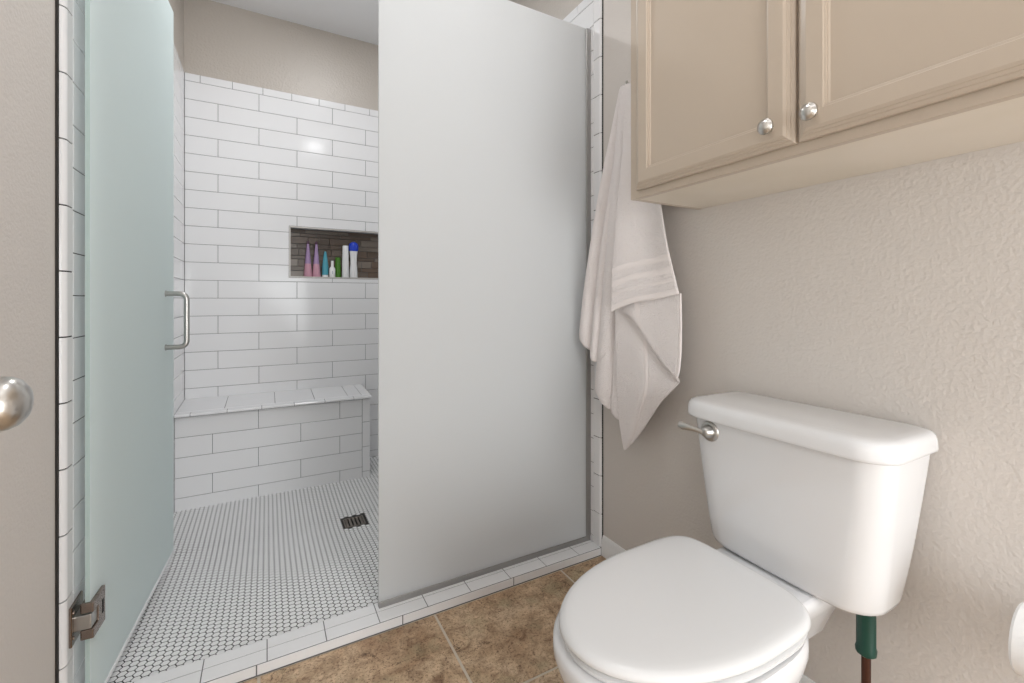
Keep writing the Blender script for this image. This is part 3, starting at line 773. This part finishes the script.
def lobes(u, n, ph):
    return abs(math.sin(PI * (u * n + ph))) ** 0.6
def along(tab, v):
    k = v * (len(tab) - 1); i = min(int(k), len(tab) - 2); return tab[i] + (tab[i + 1] - tab[i]) * (k - i)
bm = bmesh.new()
# left drape: long vertical folds, slanting hem
sheet(bm, [(1.307, 1.881), (1.232, 1.866)], [(1.493, 0.925), (1.446, 0.871), (1.402, 0.823), (1.371, 0.823), (1.307, 0.872)],
      [(1.307, 1.881), (1.347, 1.727), (1.389, 1.560), (1.439, 1.302), (1.472, 1.095), (1.493, 0.925)], [(1.232, 1.866), (1.269, 1.436), (1.307, 0.872)],
      lambda u, v: along((1.19, 1.18, 1.168, 1.15, 1.137, 1.13), v) + 0.018 * u - (0.006 + 0.030 * smooth(0, 0.6, v)) * (lobes(u, 3.0, 0.0) - 0.7), nu=96)
# inner drape: hangs lower, partly behind the front flap
sheet(bm, [(1.285, 1.873), (1.217, 1.857)], [(1.408, 0.723), (1.353, 0.666), (1.307, 0.630), (1.263, 0.618), (1.162, 0.710)],
      [(1.285, 1.873), (1.336, 1.449), (1.365, 1.140), (1.389, 0.904), (1.408, 0.723)], [(1.217, 1.857), (1.172, 1.239), (1.162, 0.710)],
      lambda u, v: along((1.178, 1.164, 1.150, 1.146, 1.142), v) + 0.022 * smooth(0.35, 0.7, u) - (0.003 + 0.024 * smooth(0, 0.6, v)) * (lobes(u, 2.4, 0.0) - 0.7), nu=80)
# front flap: wide, ends in the curled hem
band = lambda u, v: 1 if 0.775 < v < 0.80 or 0.835 < v < 0.86 or 0.89 < v < 0.905 or v > 0.955 else 0
groove = lambda v: sum(math.exp(-((v - c) / 0.004) ** 2) for c in (0.772, 0.803, 0.832, 0.863, 0.887, 0.908, 0.955))
sheet(bm, [(1.253, 1.865), (1.172, 1.835)], [(1.265, 1.018), (1.225, 1.033), (1.160, 1.052), (1.087, 1.062), (1.028, 1.072), (0.984, 1.081)],
      [(1.253, 1.865), (1.247, 1.615), (1.258, 1.395), (1.268, 1.192), (1.265, 1.018)], [(1.172, 1.835), (1.102, 1.574), (1.059, 1.372), (1.025, 1.225), (0.984, 1.081)],
      lambda u, v: along((1.166, 1.148, 1.132, 1.118, 1.108), v) + 0.034 * u * v - 0.012 * smooth(0, 0.5, v) * 0.5 * math.sin(2 * PI * (u * 1.15 + 0.05)) * smooth(1.1, 0.6, v) + 0.0013 * groove(v), nu=56, nv=150, mi=band)
# folded lower corner: a recessed upper triangle above a diagonal crease
def xlow(u, v):
    d = v - 0.015 - 0.50 * u
    rec = (1 - smooth(-0.012, 0.018, d)) * (0.25 + 0.75 * smooth(-0.40, 0.0, d)) * smooth(0, 0.25, u)
    return along((1.138, 1.140, 1.146, 1.154, 1.162), v) + 0.016 * u * (1 - v) - 0.012 * rec + 0.010 * math.exp(-(max(0, d) / 0.10) ** 2) * (1 if d > 0 else smooth(-0.02, 0.0, d)) * smooth(0, 0.2, u) - 0.008 * math.exp(-((u - 0.42) / 0.2) ** 2) * smooth(0.3, 0.6, v) * (1 - smooth(0.8, 1, v)) \
        + 0.0014 * sum(math.exp(-((u - 0.38 * v - c) / 0.010) ** 2) for c in (0.25, 0.31)) * (1 if d > 0.02 else 0) + 0.0016 * math.exp(-((u - 0.94) / 0.008) ** 2)
sheet(bm, [(1.276, 1.028), (1.170, 1.058), (1.096, 1.069), (1.030, 1.079), (0.984, 1.084)], [(1.253, 0.505), (1.242, 0.512), (1.232, 0.523), (1.217, 0.538)],
      [(1.276, 1.028), (1.276, 0.894), (1.274, 0.726), (1.269, 0.596), (1.253, 0.505)],
      [(0.984, 1.084), (0.980, 0.966), (0.980, 0.870), (0.995, 0.806), (1.071, 0.720), (1.146, 0.621), (1.217, 0.538)],
      xlow, nu=110, nv=120, mi=lambda u, v: 1 if u > 0.94 or 0.25 < u - 0.38 * v < 0.31 else 0)
tw = build('towel', bm, [M['towel'], M['towel_band']], smooth=True, origin=(1.17, 1.245, 1.860))
tag(tw, 'pale pinkish terry towel hanging in folds beside the cabinet', 'towel')

# ---------------------------------------------------------------- ceiling lamps (housings of the two downlights)
M['lamp_lens'] = principled('lamp_lens', (0.9, 0.9, 0.9), 0.4)
M['lamp_lens'].node_tree.nodes['Principled BSDF'].inputs['Emission Color'].default_value = (1, 0.98, 0.95, 1)
M['lamp_lens'].node_tree.nodes['Principled BSDF'].inputs['Emission Strength'].default_value = 4
for x, y, lab in ((0.47, 0.74, 'round white recessed ceiling light above the toilet room'), (0.36, 2.28, 'round white recessed ceiling light above the shower')):
    t = thing('ceiling_light', (x, y, CEIL), lab, 'ceiling light', 'recessed ceiling lights')
    bm = bmesh.new(); lathe(bm, (x, y, CEIL), (0, 0, -1), [(0, 0.095), (0.004, 0.095), (0.007, 0.085), (0.004, 0.078)], 40); build('trim_ring', bm, M['trim_white'], t, smooth=True, angle=40)
    bm = bmesh.new(); lathe(bm, (x, y, CEIL), (0, 0, -1), [(0.0045, 0.077), (0.006, 0.077)], 40); build('lens', bm, M['lamp_lens'], t)
